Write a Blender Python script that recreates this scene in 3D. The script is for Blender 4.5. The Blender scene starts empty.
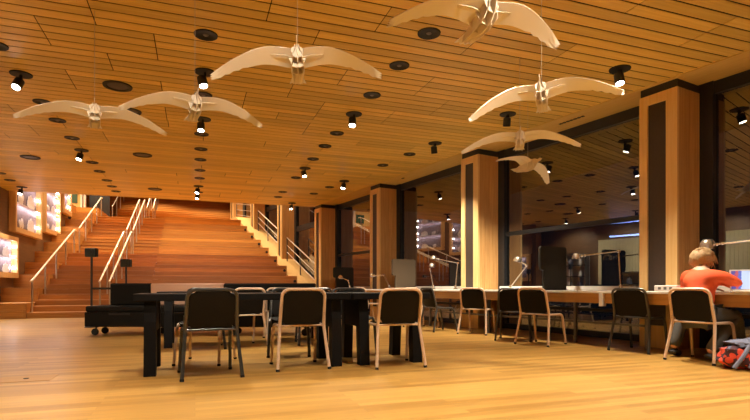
import bpy, math, random
from mathutils import Vector, Matrix, noise
R = math.radians
random.seed(7)
scn = bpy.context.scene
COL = scn.collection
PI = math.pi

# ------------------------------------------------------------------ helpers
class MB:
    """collects shapes, links them as one mesh object"""
    def __init__(self): self.v = []; self.f = []; self.mi = []; self.cur = 0
    def add(self, vs, fs, M=None):
        b = len(self.v)
        self.v += [tuple(M @ Vector(p)) if M else tuple(p) for p in vs]
        self.f += [tuple(i + b for i in f) for f in fs]
        self.mi += [self.cur] * len(fs)
        return self
    def box(self, x0, x1, y0, y1, z0, z1, M=None, bev=0):
        if bev:
            b = min(bev, (x1-x0)/2.01, (y1-y0)/2.01, (z1-z0)/2.01)
            vs = []
            # chamfered box: 24 verts
            for sx in (0, 1):
                for sy in (0, 1):
                    for sz in (0, 1):
                        X = (x0, x1)[sx]; Y = (y0, y1)[sy]; Z = (z0, z1)[sz]
                        dx = b if sx == 0 else -b; dy = b if sy == 0 else -b; dz = b if sz == 0 else -b
                        vs += [(X, Y+dy, Z+dz), (X+dx, Y, Z+dz), (X+dx, Y+dy, Z)]
            def i(sx, sy, sz, k): return (sx*4+sy*2+sz)*3+k
            fs = []
            for s in (0, 1):
                q = [i(s,0,0,0), i(s,1,0,0), i(s,1,1,0), i(s,0,1,0)]; fs.append(q if s else q[::-1])
                q = [i(0,s,0,1), i(0,s,1,1), i(1,s,1,1), i(1,s,0,1)]; fs.append(q if s else q[::-1])
                q = [i(0,0,s,2), i(1,0,s,2), i(1,1,s,2), i(0,1,s,2)]; fs.append(q if s else q[::-1])
            for a in (0, 1):
                for c in (0, 1):
                    fs.append([i(a,c,0,0), i(a,c,1,0), i(a,c,1,1), i(a,c,0,1)])
                    fs.append([i(a,0,c,0), i(a,1,c,0), i(a,1,c,2), i(a,0,c,2)])
                    fs.append([i(0,a,c,1), i(1,a,c,1), i(1,a,c,2), i(0,a,c,2)])
            for a in (0, 1):
                for c in (0, 1):
                    for d in (0, 1): fs.append([i(a,c,d,0), i(a,c,d,1), i(a,c,d,2)])
            return self.add(vs, fs, M)
        vs = [(x0,y0,z0),(x1,y0,z0),(x1,y1,z0),(x0,y1,z0),(x0,y0,z1),(x1,y0,z1),(x1,y1,z1),(x0,y1,z1)]
        return self.add(vs, [(0,3,2,1),(4,5,6,7),(0,1,5,4),(1,2,6,5),(2,3,7,6),(3,0,4,7)], M)
    def tube(self, pts, r, n=8, M=None, cap=True):
        pts = [Vector(p) for p in pts]; rs = r if isinstance(r, (list, tuple)) else [r]*len(pts)
        vs = []; fs = []
        t0 = (pts[1]-pts[0]).normalized()
        u = t0.orthogonal().normalized()
        for k, p in enumerate(pts):
            if k == 0: t = t0
            elif k == len(pts)-1: t = (pts[k]-pts[k-1]).normalized()
            else: t = ((pts[k+1]-pts[k]).normalized() + (pts[k]-pts[k-1]).normalized()).normalized()
            u = (u - t*u.dot(t)).normalized(); w = t.cross(u)
            for j in range(n):
                a = 2*PI*j/n
                vs.append(p + (u*math.cos(a) + w*math.sin(a))*rs[k])
        for k in range(len(pts)-1):
            for j in range(n):
                a = k*n+j; b = k*n+(j+1) % n
                fs.append((a, b, b+n, a+n))
        if cap:
            fs.append(tuple(range(n))[::-1]); fs.append(tuple((len(pts)-1)*n + j for j in range(n)))
        return self.add(vs, fs, M)
    def lathe(self, prof, n=24, M=None):
        """prof: list of (r, z); closed with caps when r > 0 at ends"""
        vs = []; fs = []
        for r, z in prof:
            for j in range(n):
                a = 2*PI*j/n; vs.append((r*math.cos(a), r*math.sin(a), z))
        for k in range(len(prof)-1):
            for j in range(n):
                a = k*n+j; b = k*n+(j+1) % n
                fs.append((a, b, b+n, a+n))
        fs.append(tuple(range(n))[::-1]); fs.append(tuple((len(prof)-1)*n+j for j in range(n)))
        return self.add(vs, fs, M)
    def prism(self, poly, t0, t1, M=None):
        """poly in local XY, extruded along local Z from t0 to t1"""
        n = len(poly)
        vs = [(x, y, t0) for x, y in poly] + [(x, y, t1) for x, y in poly]
        fs = [tuple(range(n))[::-1], tuple(range(n, 2*n))]
        fs += [(j, (j+1) % n, (j+1) % n+n, j+n) for j in range(n)]
        return self.add(vs, fs, M)
    def sheet(self, rows, th, M=None):
        """closed thick sheet from a grid of points (rows of equal length); thickness along grid normals"""
        nr, nc = len(rows), len(rows[0])
        P = [[Vector(p) for p in r] for r in rows]
        N = []
        for i in range(nr):
            nn = []
            for j in range(nc):
                a = P[min(i+1, nr-1)][j]-P[max(i-1, 0)][j]; b = P[i][min(j+1, nc-1)]-P[i][max(j-1, 0)]
                c = a.cross(b); nn.append(c.normalized() if c.length > 1e-9 else Vector((0, 0, 1)))
            N.append(nn)
        vs = [P[i][j]+N[i][j]*th/2 for i in range(nr) for j in range(nc)]
        vs += [P[i][j]-N[i][j]*th/2 for i in range(nr) for j in range(nc)]
        o = nr*nc; fs = []
        for i in range(nr-1):
            for j in range(nc-1):
                a = i*nc+j; fs.append((a, a+nc, a+nc+1, a+1)); fs.append((a+o, a+o+1, a+o+nc+1, a+o+nc))
        for i in range(nr-1):
            for j in (0, nc-1):
                a = i*nc+j; q = (a, a+o, a+o+nc, a+nc); fs.append(q if j == 0 else q[::-1])
        for j in range(nc-1):
            for i in (0, nr-1):
                a = i*nc+j; q = (a, a+1, a+1+o, a+o); fs.append(q if i == 0 else q[::-1])
        return self.add(vs, fs, M)
    def build(self, name, mat, parent=None, smooth=False, loc=None, rz=0, sub=0, fix=True):
        me = bpy.data.meshes.new(name); me.from_pydata(self.v, [], self.f)
        for m in (mat if isinstance(mat, (list, tuple)) else [mat]): me.materials.append(m)
        me.polygons.foreach_set('material_index', self.mi)
        if fix:
            import bmesh
            bm = bmesh.new(); bm.from_mesh(me); bmesh.ops.recalc_face_normals(bm, faces=bm.faces[:]); bm.to_mesh(me); bm.free()
        o = bpy.data.objects.new(name, me); COL.objects.link(o)
        if parent: o.parent = parent
        if loc is not None: o.location = loc
        o.rotation_euler.z = rz
        if smooth:
            me.polygons.foreach_set('use_smooth', [True]*len(me.polygons))
            try: me.set_sharp_from_angle(angle=R(40))
            except Exception: pass
        if sub:
            m = o.modifiers.new('s', 'SUBSURF'); m.levels = m.render_levels = sub
        return o

def fillet(pts, r, n=6):
    pts = [Vector(p) for p in pts]; out = [pts[0]]
    for a, b, c in zip(pts, pts[1:], pts[2:]):
        u = (a-b); w = (c-b); lu, lw = u.length, w.length
        d = min(r, lu*.49, lw*.49); u.normalize(); w.normalize()
        p, q = b+u*d, b+w*d
        for k in range(n+1):
            t = k/n; out.append(p*(1-t)**2 + b*2*t*(1-t) + q*t*t)
    out.append(pts[-1]); return out

def tag(o, label=None, cat=None, group=None, kind=None):
    if label: o['label'] = label
    if cat: o['category'] = cat
    if group: o['group'] = group
    if kind: o['kind'] = kind
    return o
def empty(name, loc, rz=0):
    o = bpy.data.objects.new(name, None); COL.objects.link(o); o.location = loc; o.rotation_euler.z = rz
    o.empty_display_size = .1
    return o
def thing(name, label, cat, loc=(0,0,0), rz=0, group=None): return tag(empty(name, loc, rz), label, cat, group)
def struct(o): o['kind'] = 'structure'; return o
KIDS = {}
def copy_tree(o, parent=None):
    c = o.copy(); COL.objects.link(c)
    if parent: c.parent = parent
    for ch in [x for x in o.children]: copy_tree(ch, c)
    return c
def T(x, y, z): return Matrix.Translation((x, y, z))
def RX(a): return Matrix.Rotation(a, 4, 'X')
def RY(a): return Matrix.Rotation(a, 4, 'Y')
def RZ(a): return Matrix.Rotation(a, 4, 'Z')

# ------------------------------------------------------------------ materials
def mat(name, col, rough=.5, metal=0, spec=.5, emit=None, es=0, coat=0):
    m = bpy.data.materials.new(name); m.use_nodes = True
    b = m.node_tree.nodes['Principled BSDF']
    b.inputs['Base Color'].default_value = (*col, 1); b.inputs['Roughness'].default_value = rough
    b.inputs['Metallic'].default_value = metal; b.inputs['Specular IOR Level'].default_value = spec
    if coat: b.inputs['Coat Weight'].default_value = coat
    if emit: b.inputs['Emission Color'].default_value = (*emit, 1); b.inputs['Emission Strength'].default_value = es
    return m
def speckle(m, col, amt=.15, scale=40, bump=0):
    nt = m.node_tree; b = nt.nodes['Principled BSDF']
    tc = nt.nodes.new('ShaderNodeTexCoord'); n = nt.nodes.new('ShaderNodeTexNoise'); n.inputs['Scale'].default_value = scale
    n.inputs['Detail'].default_value = 3
    nt.links.new(tc.outputs['Object'], n.inputs['Vector'])
    r = nt.nodes.new('ShaderNodeMapRange'); r.inputs['To Min'].default_value = 1-amt; r.inputs['To Max'].default_value = 1+amt
    nt.links.new(n.outputs['Fac'], r.inputs['Value'])
    h = nt.nodes.new('ShaderNodeHueSaturation'); h.inputs['Color'].default_value = (*col, 1)
    nt.links.new(r.outputs[0], h.inputs['Value']); nt.links.new(h.outputs[0], b.inputs['Base Color'])
    if bump:
        bp = nt.nodes.new('ShaderNodeBump'); bp.inputs['Strength'].default_value = bump; bp.inputs['Distance'].default_value = .01
        nt.links.new(n.outputs['Fac'], bp.inputs['Height']); nt.links.new(bp.outputs[0], b.inputs['Normal'])
    return m
def wood(name, c0, c1, stretch=(1, 14, 14), rough=.45, isl=.25, spec=.4, coat=0, scale=3., hue=.0):
    """grain stretched along one axis, tone varying board by board (each board is a mesh island)"""
    m = bpy.data.materials.new(name); m.use_nodes = True; nt = m.node_tree; b = nt.nodes['Principled BSDF']
    tc = nt.nodes.new('ShaderNodeTexCoord'); mp = nt.nodes.new('ShaderNodeMapping'); mp.inputs['Scale'].default_value = stretch
    geo = nt.nodes.new('ShaderNodeNewGeometry')
    off = nt.nodes.new('ShaderNodeVectorMath'); off.operation = 'SCALE'; off.inputs['Scale'].default_value = 37.
    cmb = nt.nodes.new('ShaderNodeCombineXYZ')
    for k in range(3): nt.links.new(geo.outputs['Random Per Island'], cmb.inputs[k])
    nt.links.new(cmb.outputs[0], off.inputs[0])
    ad = nt.nodes.new('ShaderNodeVectorMath'); ad.operation = 'ADD'
    nt.links.new(tc.outputs['Object'], mp.inputs['Vector']); nt.links.new(mp.outputs[0], ad.inputs[0]); nt.links.new(off.outputs[0], ad.inputs[1])
    n = nt.nodes.new('ShaderNodeTexNoise'); n.inputs['Scale'].default_value = scale; n.inputs['Detail'].default_value = 5; n.inputs['Roughness'].default_value = .6
    nt.links.new(ad.outputs[0], n.inputs['Vector'])
    cr = nt.nodes.new('ShaderNodeValToRGB'); cr.color_ramp.elements[0].color = (*c0, 1); cr.color_ramp.elements[1].color = (*c1, 1)
    cr.color_ramp.elements[0].position = .3; cr.color_ramp.elements[1].position = .7
    nt.links.new(n.outputs['Fac'], cr.inputs[0])
    h = nt.nodes.new('ShaderNodeHueSaturation'); r = nt.nodes.new('ShaderNodeMapRange')
    r.inputs['To Min'].default_value = 1-isl; r.inputs['To Max'].default_value = 1+isl
    nt.links.new(geo.outputs['Random Per Island'], r.inputs['Value']); nt.links.new(r.outputs[0], h.inputs['Value'])
    nt.links.new(cr.outputs[0], h.inputs['Color']); nt.links.new(h.outputs[0], b.inputs['Base Color'])
    b.inputs['Roughness'].default_value = rough; b.inputs['Specular IOR Level'].default_value = spec
    b.inputs['Coat Weight'].default_value = coat; b.inputs['Coat Roughness'].default_value = .25
    return m

M = {}
M['ceil'] = wood('ceiling_wood', (.70, .445, .085), (.84, .60, .16), (.5, 12, 12), .42, .16, .4)
M['ceil_dark'] = mat('ceiling_gap', (.008, .004, .002), .95)
M['trim'] = wood('trim_wood', (.68, .43, .11), (.78, .54, .17), (10, .6, 10), .45, .05)
M['col'] = wood('column_wood', (.52, .26, .085), (.66, .38, .15), (14, 14, .5), .42, .16, .4)
M['col_light'] = wood('column_frame_wood', (.72, .47, .18), (.80, .57, .27), (14, 14, .5), .42, .08, .4)
M['stair'] = wood('stair_wood', (.34, .135, .026), (.48, .22, .05), (.5, 12, 12), .4, .22, .4)
M['bleacher'] = wood('bleacher_wood', (.37, .15, .028), (.52, .25, .055), (.5, 12, 12), .4, .22, .4)
M['stringer'] = wood('stringer_wood', (.60, .36, .13), (.70, .46, .2), (10, .6, 10), .45, .06)
M['case'] = wood('case_wood', (.50, .28, .10), (.62, .38, .16), (8, 8, .6), .45, .08)
M['panel'] = wood('panel_wood', (.30, .14, .05), (.40, .2, .08), (8, .7, 8), .5, .1)
M['room_panel'] = wood('room_panel_wood', (.11, .055, .022), (.16, .08, .032), (8, .7, 8), .5, .1)
M['apron'] = wood('apron_wood', (.50, .27, .09), (.62, .37, .15), (10, .6, 10), .45, .05)
M['black'] = speckle(mat('black_metal', (.012, .012, .013), .4), (.012, .012, .013), .2)
M['black_frame'] = speckle(mat('window_frame_black', (.012, .013, .015), .45), (.012, .013, .015), .2, 8)
M['disc'] = speckle(mat('black_plate', (.010, .009, .008), .6), (.010, .009, .008), .2)
M['table'] = speckle(mat('black_table_laminate', (.006, .0056, .005), .5, 0, .12), (.009, .009, .010), .15, 60)
M['shell'] = speckle(mat('charcoal_shell', (.008, .0068, .0055), .55, 0, .14), (.010, .009, .008), .12, 60)
M['cream_tube'] = speckle(mat('cream_tube', (.70, .52, .38), .35), (.70, .52, .38), .05, 20)
M['dark_tube'] = speckle(mat('dark_tube', (.07, .07, .068), .3, .4), (.07, .07, .068), .1, 20)
M['rubber'] = speckle(mat('rubber', (.01, .01, .01), .8), (.01, .01, .01), .1)
M['worktop'] = speckle(mat('white_worktop', (.86, .82, .76), .35), (.86, .82, .76), .04, 20)
M['white'] = speckle(mat('white_plastic', (.75, .72, .68), .4), (.75, .72, .68), .03, 20)
M['steel'] = speckle(mat('brushed_steel', (.62, .58, .52), .3, .9), (.62, .58, .52), .1, 60)
M['alu'] = speckle(mat('silver_lamp', (.72, .68, .62), .25, .9), (.72, .68, .62), .05, 60)
M['rail'] = speckle(mat('pale_handrail', (.80, .68, .52), .35, .2), (.80, .68, .52), .05, 20)
M['grey_metal'] = speckle(mat('grey_metal', (.16, .15, .14), .4, .5), (.16, .15, .14), .1, 40)
M['ply'] = speckle(mat('pale_plywood', (.90, .84, .72), .5), (.90, .84, .72), .04, 6)
M['ply_edge'] = speckle(mat('plywood_body', (.88, .80, .66), .5), (.88, .80, .66), .06, 12)
def translucent(m, col, f):
    nt = m.node_tree; b = nt.nodes['Principled BSDF']; o = [n for n in nt.nodes if n.type == 'OUTPUT_MATERIAL'][0]
    t = nt.nodes.new('ShaderNodeBsdfTranslucent'); t.inputs[0].default_value = (*col, 1); x = nt.nodes.new('ShaderNodeMixShader'); x.inputs[0].default_value = f
    nt.links.new(b.outputs[0], x.inputs[1]); nt.links.new(t.outputs[0], x.inputs[2]); nt.links.new(x.outputs[0], o.inputs[0])
translucent(M['ply'], (.95, .9, .8), .12); translucent(M['ply_edge'], (.95, .9, .8), .12)
M['wire'] = mat('wire', (.6, .55, .45), .4, .5)
M['lens'] = mat('lamp_lens', (1, 1, 1), .3, emit=(1, .93, .82), es=40)
M['led'] = mat('led_bulb', (1, 1, 1), .3, emit=(1, .9, .92), es=60)
M['divider_dark'] = speckle(mat('dark_felt', (.022, .020, .018), .85, 0, .12), (.030, .028, .025), .2, 200)
M['divider_beige'] = speckle(mat('beige_felt', (.15, .115, .08), .85, 0, .1), (.15, .115, .08), .1, 200)
M['sofa_black'] = speckle(mat('black_upholstery', (.010, .009, .008), .7, 0, .12), (.010, .009, .008), .2, 150, .1)
M['sofa_pink'] = speckle(mat('dusty_pink_upholstery', (.62, .37, .26), .75), (.62, .37, .26), .1, 150, .1)
M['exhibit'] = speckle(mat('pale_exhibit', (.80, .74, .74), .6), (.80, .74, .74), .15, 12)
M['case_back'] = speckle(mat('case_lining', (.24, .19, .22), .7), (.24, .19, .22), .5, 9)
M['yellow_wall'] = speckle(mat('yellow_wall', (.60, .42, .15), .7), (.60, .42, .15), .05, 2)
M['green'] = speckle(mat('green_board', (.03, .09, .06), .5), (.03, .09, .06), .2, 6)
M['cream_wall'] = speckle(mat('cream_wall', (.62, .56, .36), .7), (.62, .56, .36), .06, 2)
M['skin'] = speckle(mat('skin', (.62, .34, .22), .5), (.62, .34, .22), .05, 30)
M['shirt'] = speckle(mat('orange_red_shirt', (.85, .115, .03), .8), (.85, .115, .03), .12, 18, .15)
M['hair'] = speckle(mat('sandy_hair', (.42, .27, .13), .6), (.42, .27, .13), .35, 60, .4)
M['jeans'] = speckle(mat('grey_jeans', (.085, .085, .082), .85), (.085, .085, .082), .25, 90, .2)
M['shoe'] = speckle(mat('dark_shoe', (.03, .03, .03), .6), (.03, .03, .03), .2)
M['blue_light'] = mat('blue_strip', (1, 1, 1), .3, emit=(.22, .38, 1.), es=8)

def glass(name, refl, tint=(1, 1, 1)):
    m = bpy.data.materials.new(name); m.use_nodes = True; nt = m.node_tree; nt.nodes.clear()
    o = nt.nodes.new('ShaderNodeOutputMaterial'); mx = nt.nodes.new('ShaderNodeMixShader')
    t = nt.nodes.new('ShaderNodeBsdfTransparent'); t.inputs[0].default_value = (*tint, 1)
    g = nt.nodes.new('ShaderNodeBsdfGlossy'); g.inputs['Roughness'].default_value = 0.004
    f = nt.nodes.new('ShaderNodeFresnel'); f.inputs['IOR'].default_value = 1.5
    a = nt.nodes.new('ShaderNodeMath'); a.operation = 'ADD'; a.inputs[1].default_value = refl; a.use_clamp = True
    ge = nt.nodes.new('ShaderNodeNewGeometry'); inv = nt.nodes.new('ShaderNodeMath'); inv.operation = 'SUBTRACT'; inv.inputs[0].default_value = 1
    mu = nt.nodes.new('ShaderNodeMath'); mu.operation = 'MULTIPLY'
    nt.links.new(ge.outputs['Backfacing'], inv.inputs[1]); nt.links.new(inv.outputs[0], mu.inputs[1])
    nt.links.new(f.outputs[0], a.inputs[0]); nt.links.new(a.outputs[0], mu.inputs[0]); nt.links.new(mu.outputs[0], mx.inputs[0])
    nt.links.new(t.outputs[0], mx.inputs[1]); nt.links.new(g.outputs[0], mx.inputs[2]); nt.links.new(mx.outputs[0], o.inputs[0])
    return m
M['glass'] = glass('window_glass', .22, (.7, .72, .72))
M['case_glass'] = glass('case_glass', .0, (.97, .97, .97)); M['case_glass'].node_tree.nodes['Fresnel'].inputs['IOR'].default_value = 1.08

def floor_mat():
    m = bpy.data.materials.new('floor_oak'); m.use_nodes = True; nt = m.node_tree; b = nt.nodes['Principled BSDF']
    tc = nt.nodes.new('ShaderNodeTexCoord')
    br = nt.nodes.new('ShaderNodeTexBrick'); br.offset = .37; br.offset_frequency = 2
    br.inputs['Scale'].default_value = 1; br.inputs['Brick Width'].default_value = 1.7; br.inputs['Row Height'].default_value = .083
    br.inputs['Mortar Size'].default_value = .0012; br.inputs['Mortar Smooth'].default_value = .1
    br.inputs['Color1'].default_value = (.34, .175, .038, 1); br.inputs['Color2'].default_value = (.53, .30, .076, 1); br.inputs['Mortar'].default_value = (.32, .16, .04, 1)
    nt.links.new(tc.outputs['Object'], br.inputs['Vector'])
    mp = nt.nodes.new('ShaderNodeMapping'); mp.inputs['Scale'].default_value = (1.2, 28, 1)
    nt.links.new(tc.outputs['Object'], mp.inputs['Vector'])
    n = nt.nodes.new('ShaderNodeTexNoise'); n.inputs['Scale'].default_value = 2.2; n.inputs['Detail'].default_value = 6; n.inputs['Roughness'].default_value = .65
    nt.links.new(mp.outputs[0], n.inputs['Vector'])
    r = nt.nodes.new('ShaderNodeMapRange'); r.inputs['To Min'].default_value = .42; r.inputs['To Max'].default_value = 1.48
    nt.links.new(n.outputs['Fac'], r.inputs['Value'])
    h = nt.nodes.new('ShaderNodeHueSaturation'); nt.links.new(br.outputs['Color'], h.inputs['Color']); nt.links.new(r.outputs[0], h.inputs['Value'])
    nt.links.new(h.outputs[0], b.inputs['Base Color'])
    rr = nt.nodes.new('ShaderNodeMapRange'); rr.inputs['To Min'].default_value = .26; rr.inputs['To Max'].default_value = .42
    nt.links.new(n.outputs['Fac'], rr.inputs['Value']); nt.links.new(rr.outputs[0], b.inputs['Roughness'])
    b.inputs['Specular IOR Level'].default_value = .45
    return m
M['floor'] = floor_mat()

# ------------------------------------------------------------------ the window wall frame (local x = outwards, local y = along, away)
CZ = 3.55
WR = R(10.03)
W0 = Vector((5.83, 5.39, 0))
def W(o, s, z=0):
    return Vector((W0.x + o*math.cos(WR) - s*math.sin(WR), W0.y + o*math.sin(WR) + s*math.cos(WR), z))
BAY = 3.85; CW = .52
SMIN = -12.0
EDGE = 16.9          # far edge of the low ceiling

# floor
mb = MB(); mb.box(-6.2, 9, -8, 15.5, -.08, 0)
struct(mb.build('floor', M['floor']))

# ceiling: individual boards over a dark void
rows = []
PITCH = .1685
joints_seen = {}
for x, y0, y1 in [(-1.53,5.95,6.63),(-.97,5.45,5.94),(-.97,6.62,7.11),(-.42,5.94,6.61),(.69,4.6,5.26),(1.25,5.28,5.64),(1.81,4.61,5.08),
                  (2.94,4.96,5.28),(4.05,4.64,5.28),(4.04,3.67,3.92),(5.17,3.65,4.27),(-1.54,7.3,7.99),(-.43,7.3,7.67),(-.43,8.3,8.99),
                  (.68,7.32,8.0),(1.25,6.67,7.31),(1.81,6.14,6.63),(1.81,7.33,8.08),(1.24,7.98,8.34),(1.81,8.33,9.0),(2.94,5.97,6.59),(3.51,6.64,7.3),(2.93,7.36,8.01)]:
    joints_seen.setdefault(0, []).append((x, y0, y1))
mb = MB()
y = 5.27 - PITCH*70
k = -70
gap = .021
while y < EDGE - .02:
    y1 = min(y+PITCH, EDGE); yc = (y+y1)/2
    g = k//4
    xs = []
    if 3.6 < yc < 9.05:
        xs = [a for a, b, c in joints_seen[0] if b-.03 < yc < c+.03]
    else:
        rr = random.Random(g*13+5)
        for n in range(-8, 9):
            x = (-.97 if g % 2 == 0 else -.42) + 1.113*n
            p = rr.random(); span = rr.choice([(0,4),(0,4),(0,2),(2,4),(1,4)])
            if p < .62 and span[0] <= k-4*g < span[1]: xs.append(x)
    xs = sorted([x for x in xs if -6.1 < x < 7.5])
    xmax = W(0, 0).x - (yc-W0.y)*math.tan(WR) - .04
    ed = [-6.2] + [x for x in xs if x < xmax-.2] + [xmax]
    for a, b in zip(ed, ed[1:]):
        mb.box(a+.005, b-.005, y+gap/2, y1-gap/2, CZ, CZ+.005)
    y += PITCH; k += 1
mb.cur = 1
mb.box(-6.2, 8.8, -7, EDGE-.01, CZ+.008, CZ+.3)
cel = struct(mb.build('ceiling', [M['ceil'], M['ceil_dark']], fix=False))
# border board between the ceiling boards and the glass
mb = MB()
L0, L1 = SMIN, (EDGE-W0.y)/math.cos(WR)+.0
mb.box(-.06, .30, L0, L1, CZ-.012, CZ+.03); mb.box(.305, .66, L0, L1, CZ-.006, CZ+.03)
o = mb.build('trim_1', M['trim'], loc=W(0, 0), rz=WR); struct(o)
mb = MB(); mb.box(-6.2, 3.75, EDGE, EDGE+.05, CZ-.005, CZ+.9)
struct(mb.build('trim_2', M['trim']))
# small black air slots in the border board
def slot_vent(s, ln, label):
    m = MB()
    n = max(3, int(ln/.07))
    for i in range(n): m.box(-.022, .022, s+i*ln/n, s+(i+.7)*ln/n, CZ-.02, CZ-.005)
    tag(m.build('air_slot', M['disc'], loc=W(.17, 0), rz=WR), label, 'air vent', 'air slots in the ceiling border')
slot_vent(1.05, .5, 'long black slot in the ceiling border beside the nearest wooden column')
slot_vent(2.6, .09, 'small black slot in the ceiling border above the nearest window')
slot_vent(3.35, .09, 'small black slot in the ceiling border just before the second column')
slot_vent(6.3, .10, 'small black slot in the ceiling border above the second window')

# ------------------------------------------------------------------ columns
ORD = ['nearest', 'second', 'third', 'fourth', 'fifth', 'sixth', 'seventh']
def column(k, zb, zt, label):
    t = thing('wood_column', label, 'column', W(0, k*BAY, 0), WR, 'wood clad columns along the windows')
    d = .018
    m = MB()
    # clad shaft: side boards + plinth
    for a in range(4): m.box(.02+a*.125, .14+a*.125, -CW, -CW+d, zb, zt-.12)
    for a in range(4): m.box(.02+a*.125, .14+a*.125, -d, 0, zb, zt-.12)
    m.box(.02, .52, -CW+d+.001, -d-.001, zb, zt-.125)
    m.build('shaft', M['col'], t)
    m = MB()
    pl = max(zb, 0)
    inset_b = pl + (.30 if k < 4 else .05)
    m.box(-.022, .02, -.115, 0, zb, zt-.12); m.box(-.022, .02, -CW, -CW+.15, zb, zt-.12)
    m.box(-.022, .02, -CW+.152, -.117, zt-.25, zt-.12); m.box(-.022, .02, -CW+.152, -.117, zb, inset_b)
    m.build('front_frame', M['col_light'], t)
    m = MB(); m.box(.002, .019, -CW+.152, -.117, inset_b+.002, zt-.252)
    tag(m.build('inset_panel', M['inset'], t), 'dark recessed panel')
    m = MB(); m.box(-.005, .53, -CW+.01, -.01, zt-.118, zt-.013)
    tag(m.build('cap', M['black'], t), 'black cap')
    return t
M['inset'] = speckle(mat('dark_inset', (.050, .034, .026), .5), (.050, .034, .026), .2, 30)
def stringer_z(s):  # height of the pale sloping ledge along the stair windows
    return max(0, .60 + (s-11.6)*.405) if s < 20.6 else 4.25
TOP = 7.4
collab = ['wood clad column nearest the camera, beside the person in orange',
          'wood clad column between the two nearest full windows, second from the camera',
          'wood clad column behind the beige desk divider, third from the camera',
          'wood clad column where the low ceiling ends, fourth from the camera',
          'wood clad column on the right ledge of the bleachers, first beyond the ceiling',
          'wood clad column on the right ledge, second beyond the ceiling edge',
          'farthest wood clad column at the top of the bleachers']
for k in range(7):
    column(k, 0 if k < 3 else max(0, stringer_z(k*BAY-.6)-.35), CZ if k < 4 else TOP, collab[k])

# ------------------------------------------------------------------ windows
def window(n, k, zb, zt, transom, s0=None, s1=None):
    w = empty('window_%d' % n, W(0, 0, 0), WR); struct(w)
    a = k*BAY if s0 is None else s0; b = (k+1)*BAY-CW if s1 is None else s1
    m = MB()
    m.box(.50, .64, a-.14, a+.17, zb, zt); m.box(.50, .64, b-.17, b+.14, zb, zt)
    m.box(.52, .63, a+.17, b-.17, zt-.17, zt-.01); m.box(.52, .63, a+.17, b-.17, zb, zb+.10)
    for z, h in transom: m.box(.53, .62, a+.17, b-.17, z, z+h)
    m.build('window_frame', M['black_frame'], w)
    m = MB(); m.box(.570, .580, a+.16, b-.16, zb+.05, zt-.1)
    m.build('pane', M['glass'], w)
window(1, -1, 0, CZ, [(.42, .05)])
window(2, 0, 0, CZ, [(1.83, .075), (.42, .05)])
window(3, 1, 0, CZ, [(.42, .05)])
window(4, 2, 0, CZ, [(1.83, .075), (.42, .05)])
window(5, 3, .4, TOP, [(3.02, .2)])
window(6, 4, 1.8, TOP, [(4.3, .2)])
window(7, 5, 3.3, TOP, [(5.6, .2)])
window(8, -3, 0, CZ, [(1.83, .075)], SMIN, -BAY-CW)

# ------------------------------------------------------------------ stairs
S0 = 15.4; RUN = 1.04; RIS = .4
XL, XA, XB = -5.0, -4.12, -1.28       # left wall, left stair edge, right stair edge
def right_x(yy): return W(-.34, 0).x - (yy - W(-.34, 0).y)*math.tan(WR)
def tread(m, x0, x1a, x1b, y0, y1, z, h, n=1, nose=.0):
    """one solid step, split in boards across the riser (n) and a tread board"""
    for i in range(n):
        za = z-h + h*i/n + .002; zb = z-h + h*(i+1)/n - .002 - (.03 if i == n-1 else 0)
        m.add([(x0,y0,za),(x1a,y0,za),(x1a,y0+.04,za),(x0,y0+.04,za),(x0,y0,zb),(x1a,y0,zb),(x1a,y0+.04,zb),(x0,y0+.04,zb)],
              [(0,3,2,1),(4,5,6,7),(0,1,5,4),(1,2,6,5),(2,3,7,6),(3,0,4,7)])
    nb = max(1, int((y1-y0)/.22))
    for i in range(nb):
        ya = y0-nose + (y1-y0+nose)*i/nb; yb = y0-nose + (y1-y0+nose)*(i+1)/nb
        xa = x1a + (x1b-x1a)*i/nb; xb2 = x1a+(x1b-x1a)*(i+1)/nb
        m.add([(x0,ya,z-.028),(xa,ya,z-.028),(xb2,yb,z-.028),(x0,yb,z-.028),(x0,ya,z),(xa,ya,z),(xb2,yb,z),(x0,yb,z)],
              [(0,3,2,1),(4,5,6,7),(0,1,5,4),(1,2,6,5),(2,3,7,6),(3,0,4,7)])
# bleachers at the right
m = MB()
for i in range(10):
    y0 = S0+RUN*i; y1 = y0+RUN
    tread(m, XB, right_x(y0), right_x(y1), y0, y1, RIS*(i+1), RIS, 3)
    m.box(XB, XB+.03, y0+.04, y1+.02, RIS*i-.3, RIS*(i+1)-.03)
struct(tag(m.build('bleacher_steps', M['bleacher']), 'wide reddish wood bleacher seating steps right of the stairs', None))
# large steps at the left
m = MB()
for i in range(11):
    y0 = S0+RUN*i-(.05 if i == 0 else 0); y1 = S0+RUN*i+RUN if i < 10 else 29.6
    tread(m, XL, XA, XA, y0, y1, RIS*(i+1), RIS, 2)
    m.box(XA-.03, XA, y0+.04, y1+.02, RIS*i-.3, RIS*(i+1)-.03)
m.box(XA-.05, XA+.005, S0-.06, S0-.01, 0, RIS)
m.box(-8, XL-.002, 24.3, 29.6, 4.0, 4.4)
struct(m.build('side_steps', M['stair']))
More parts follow.
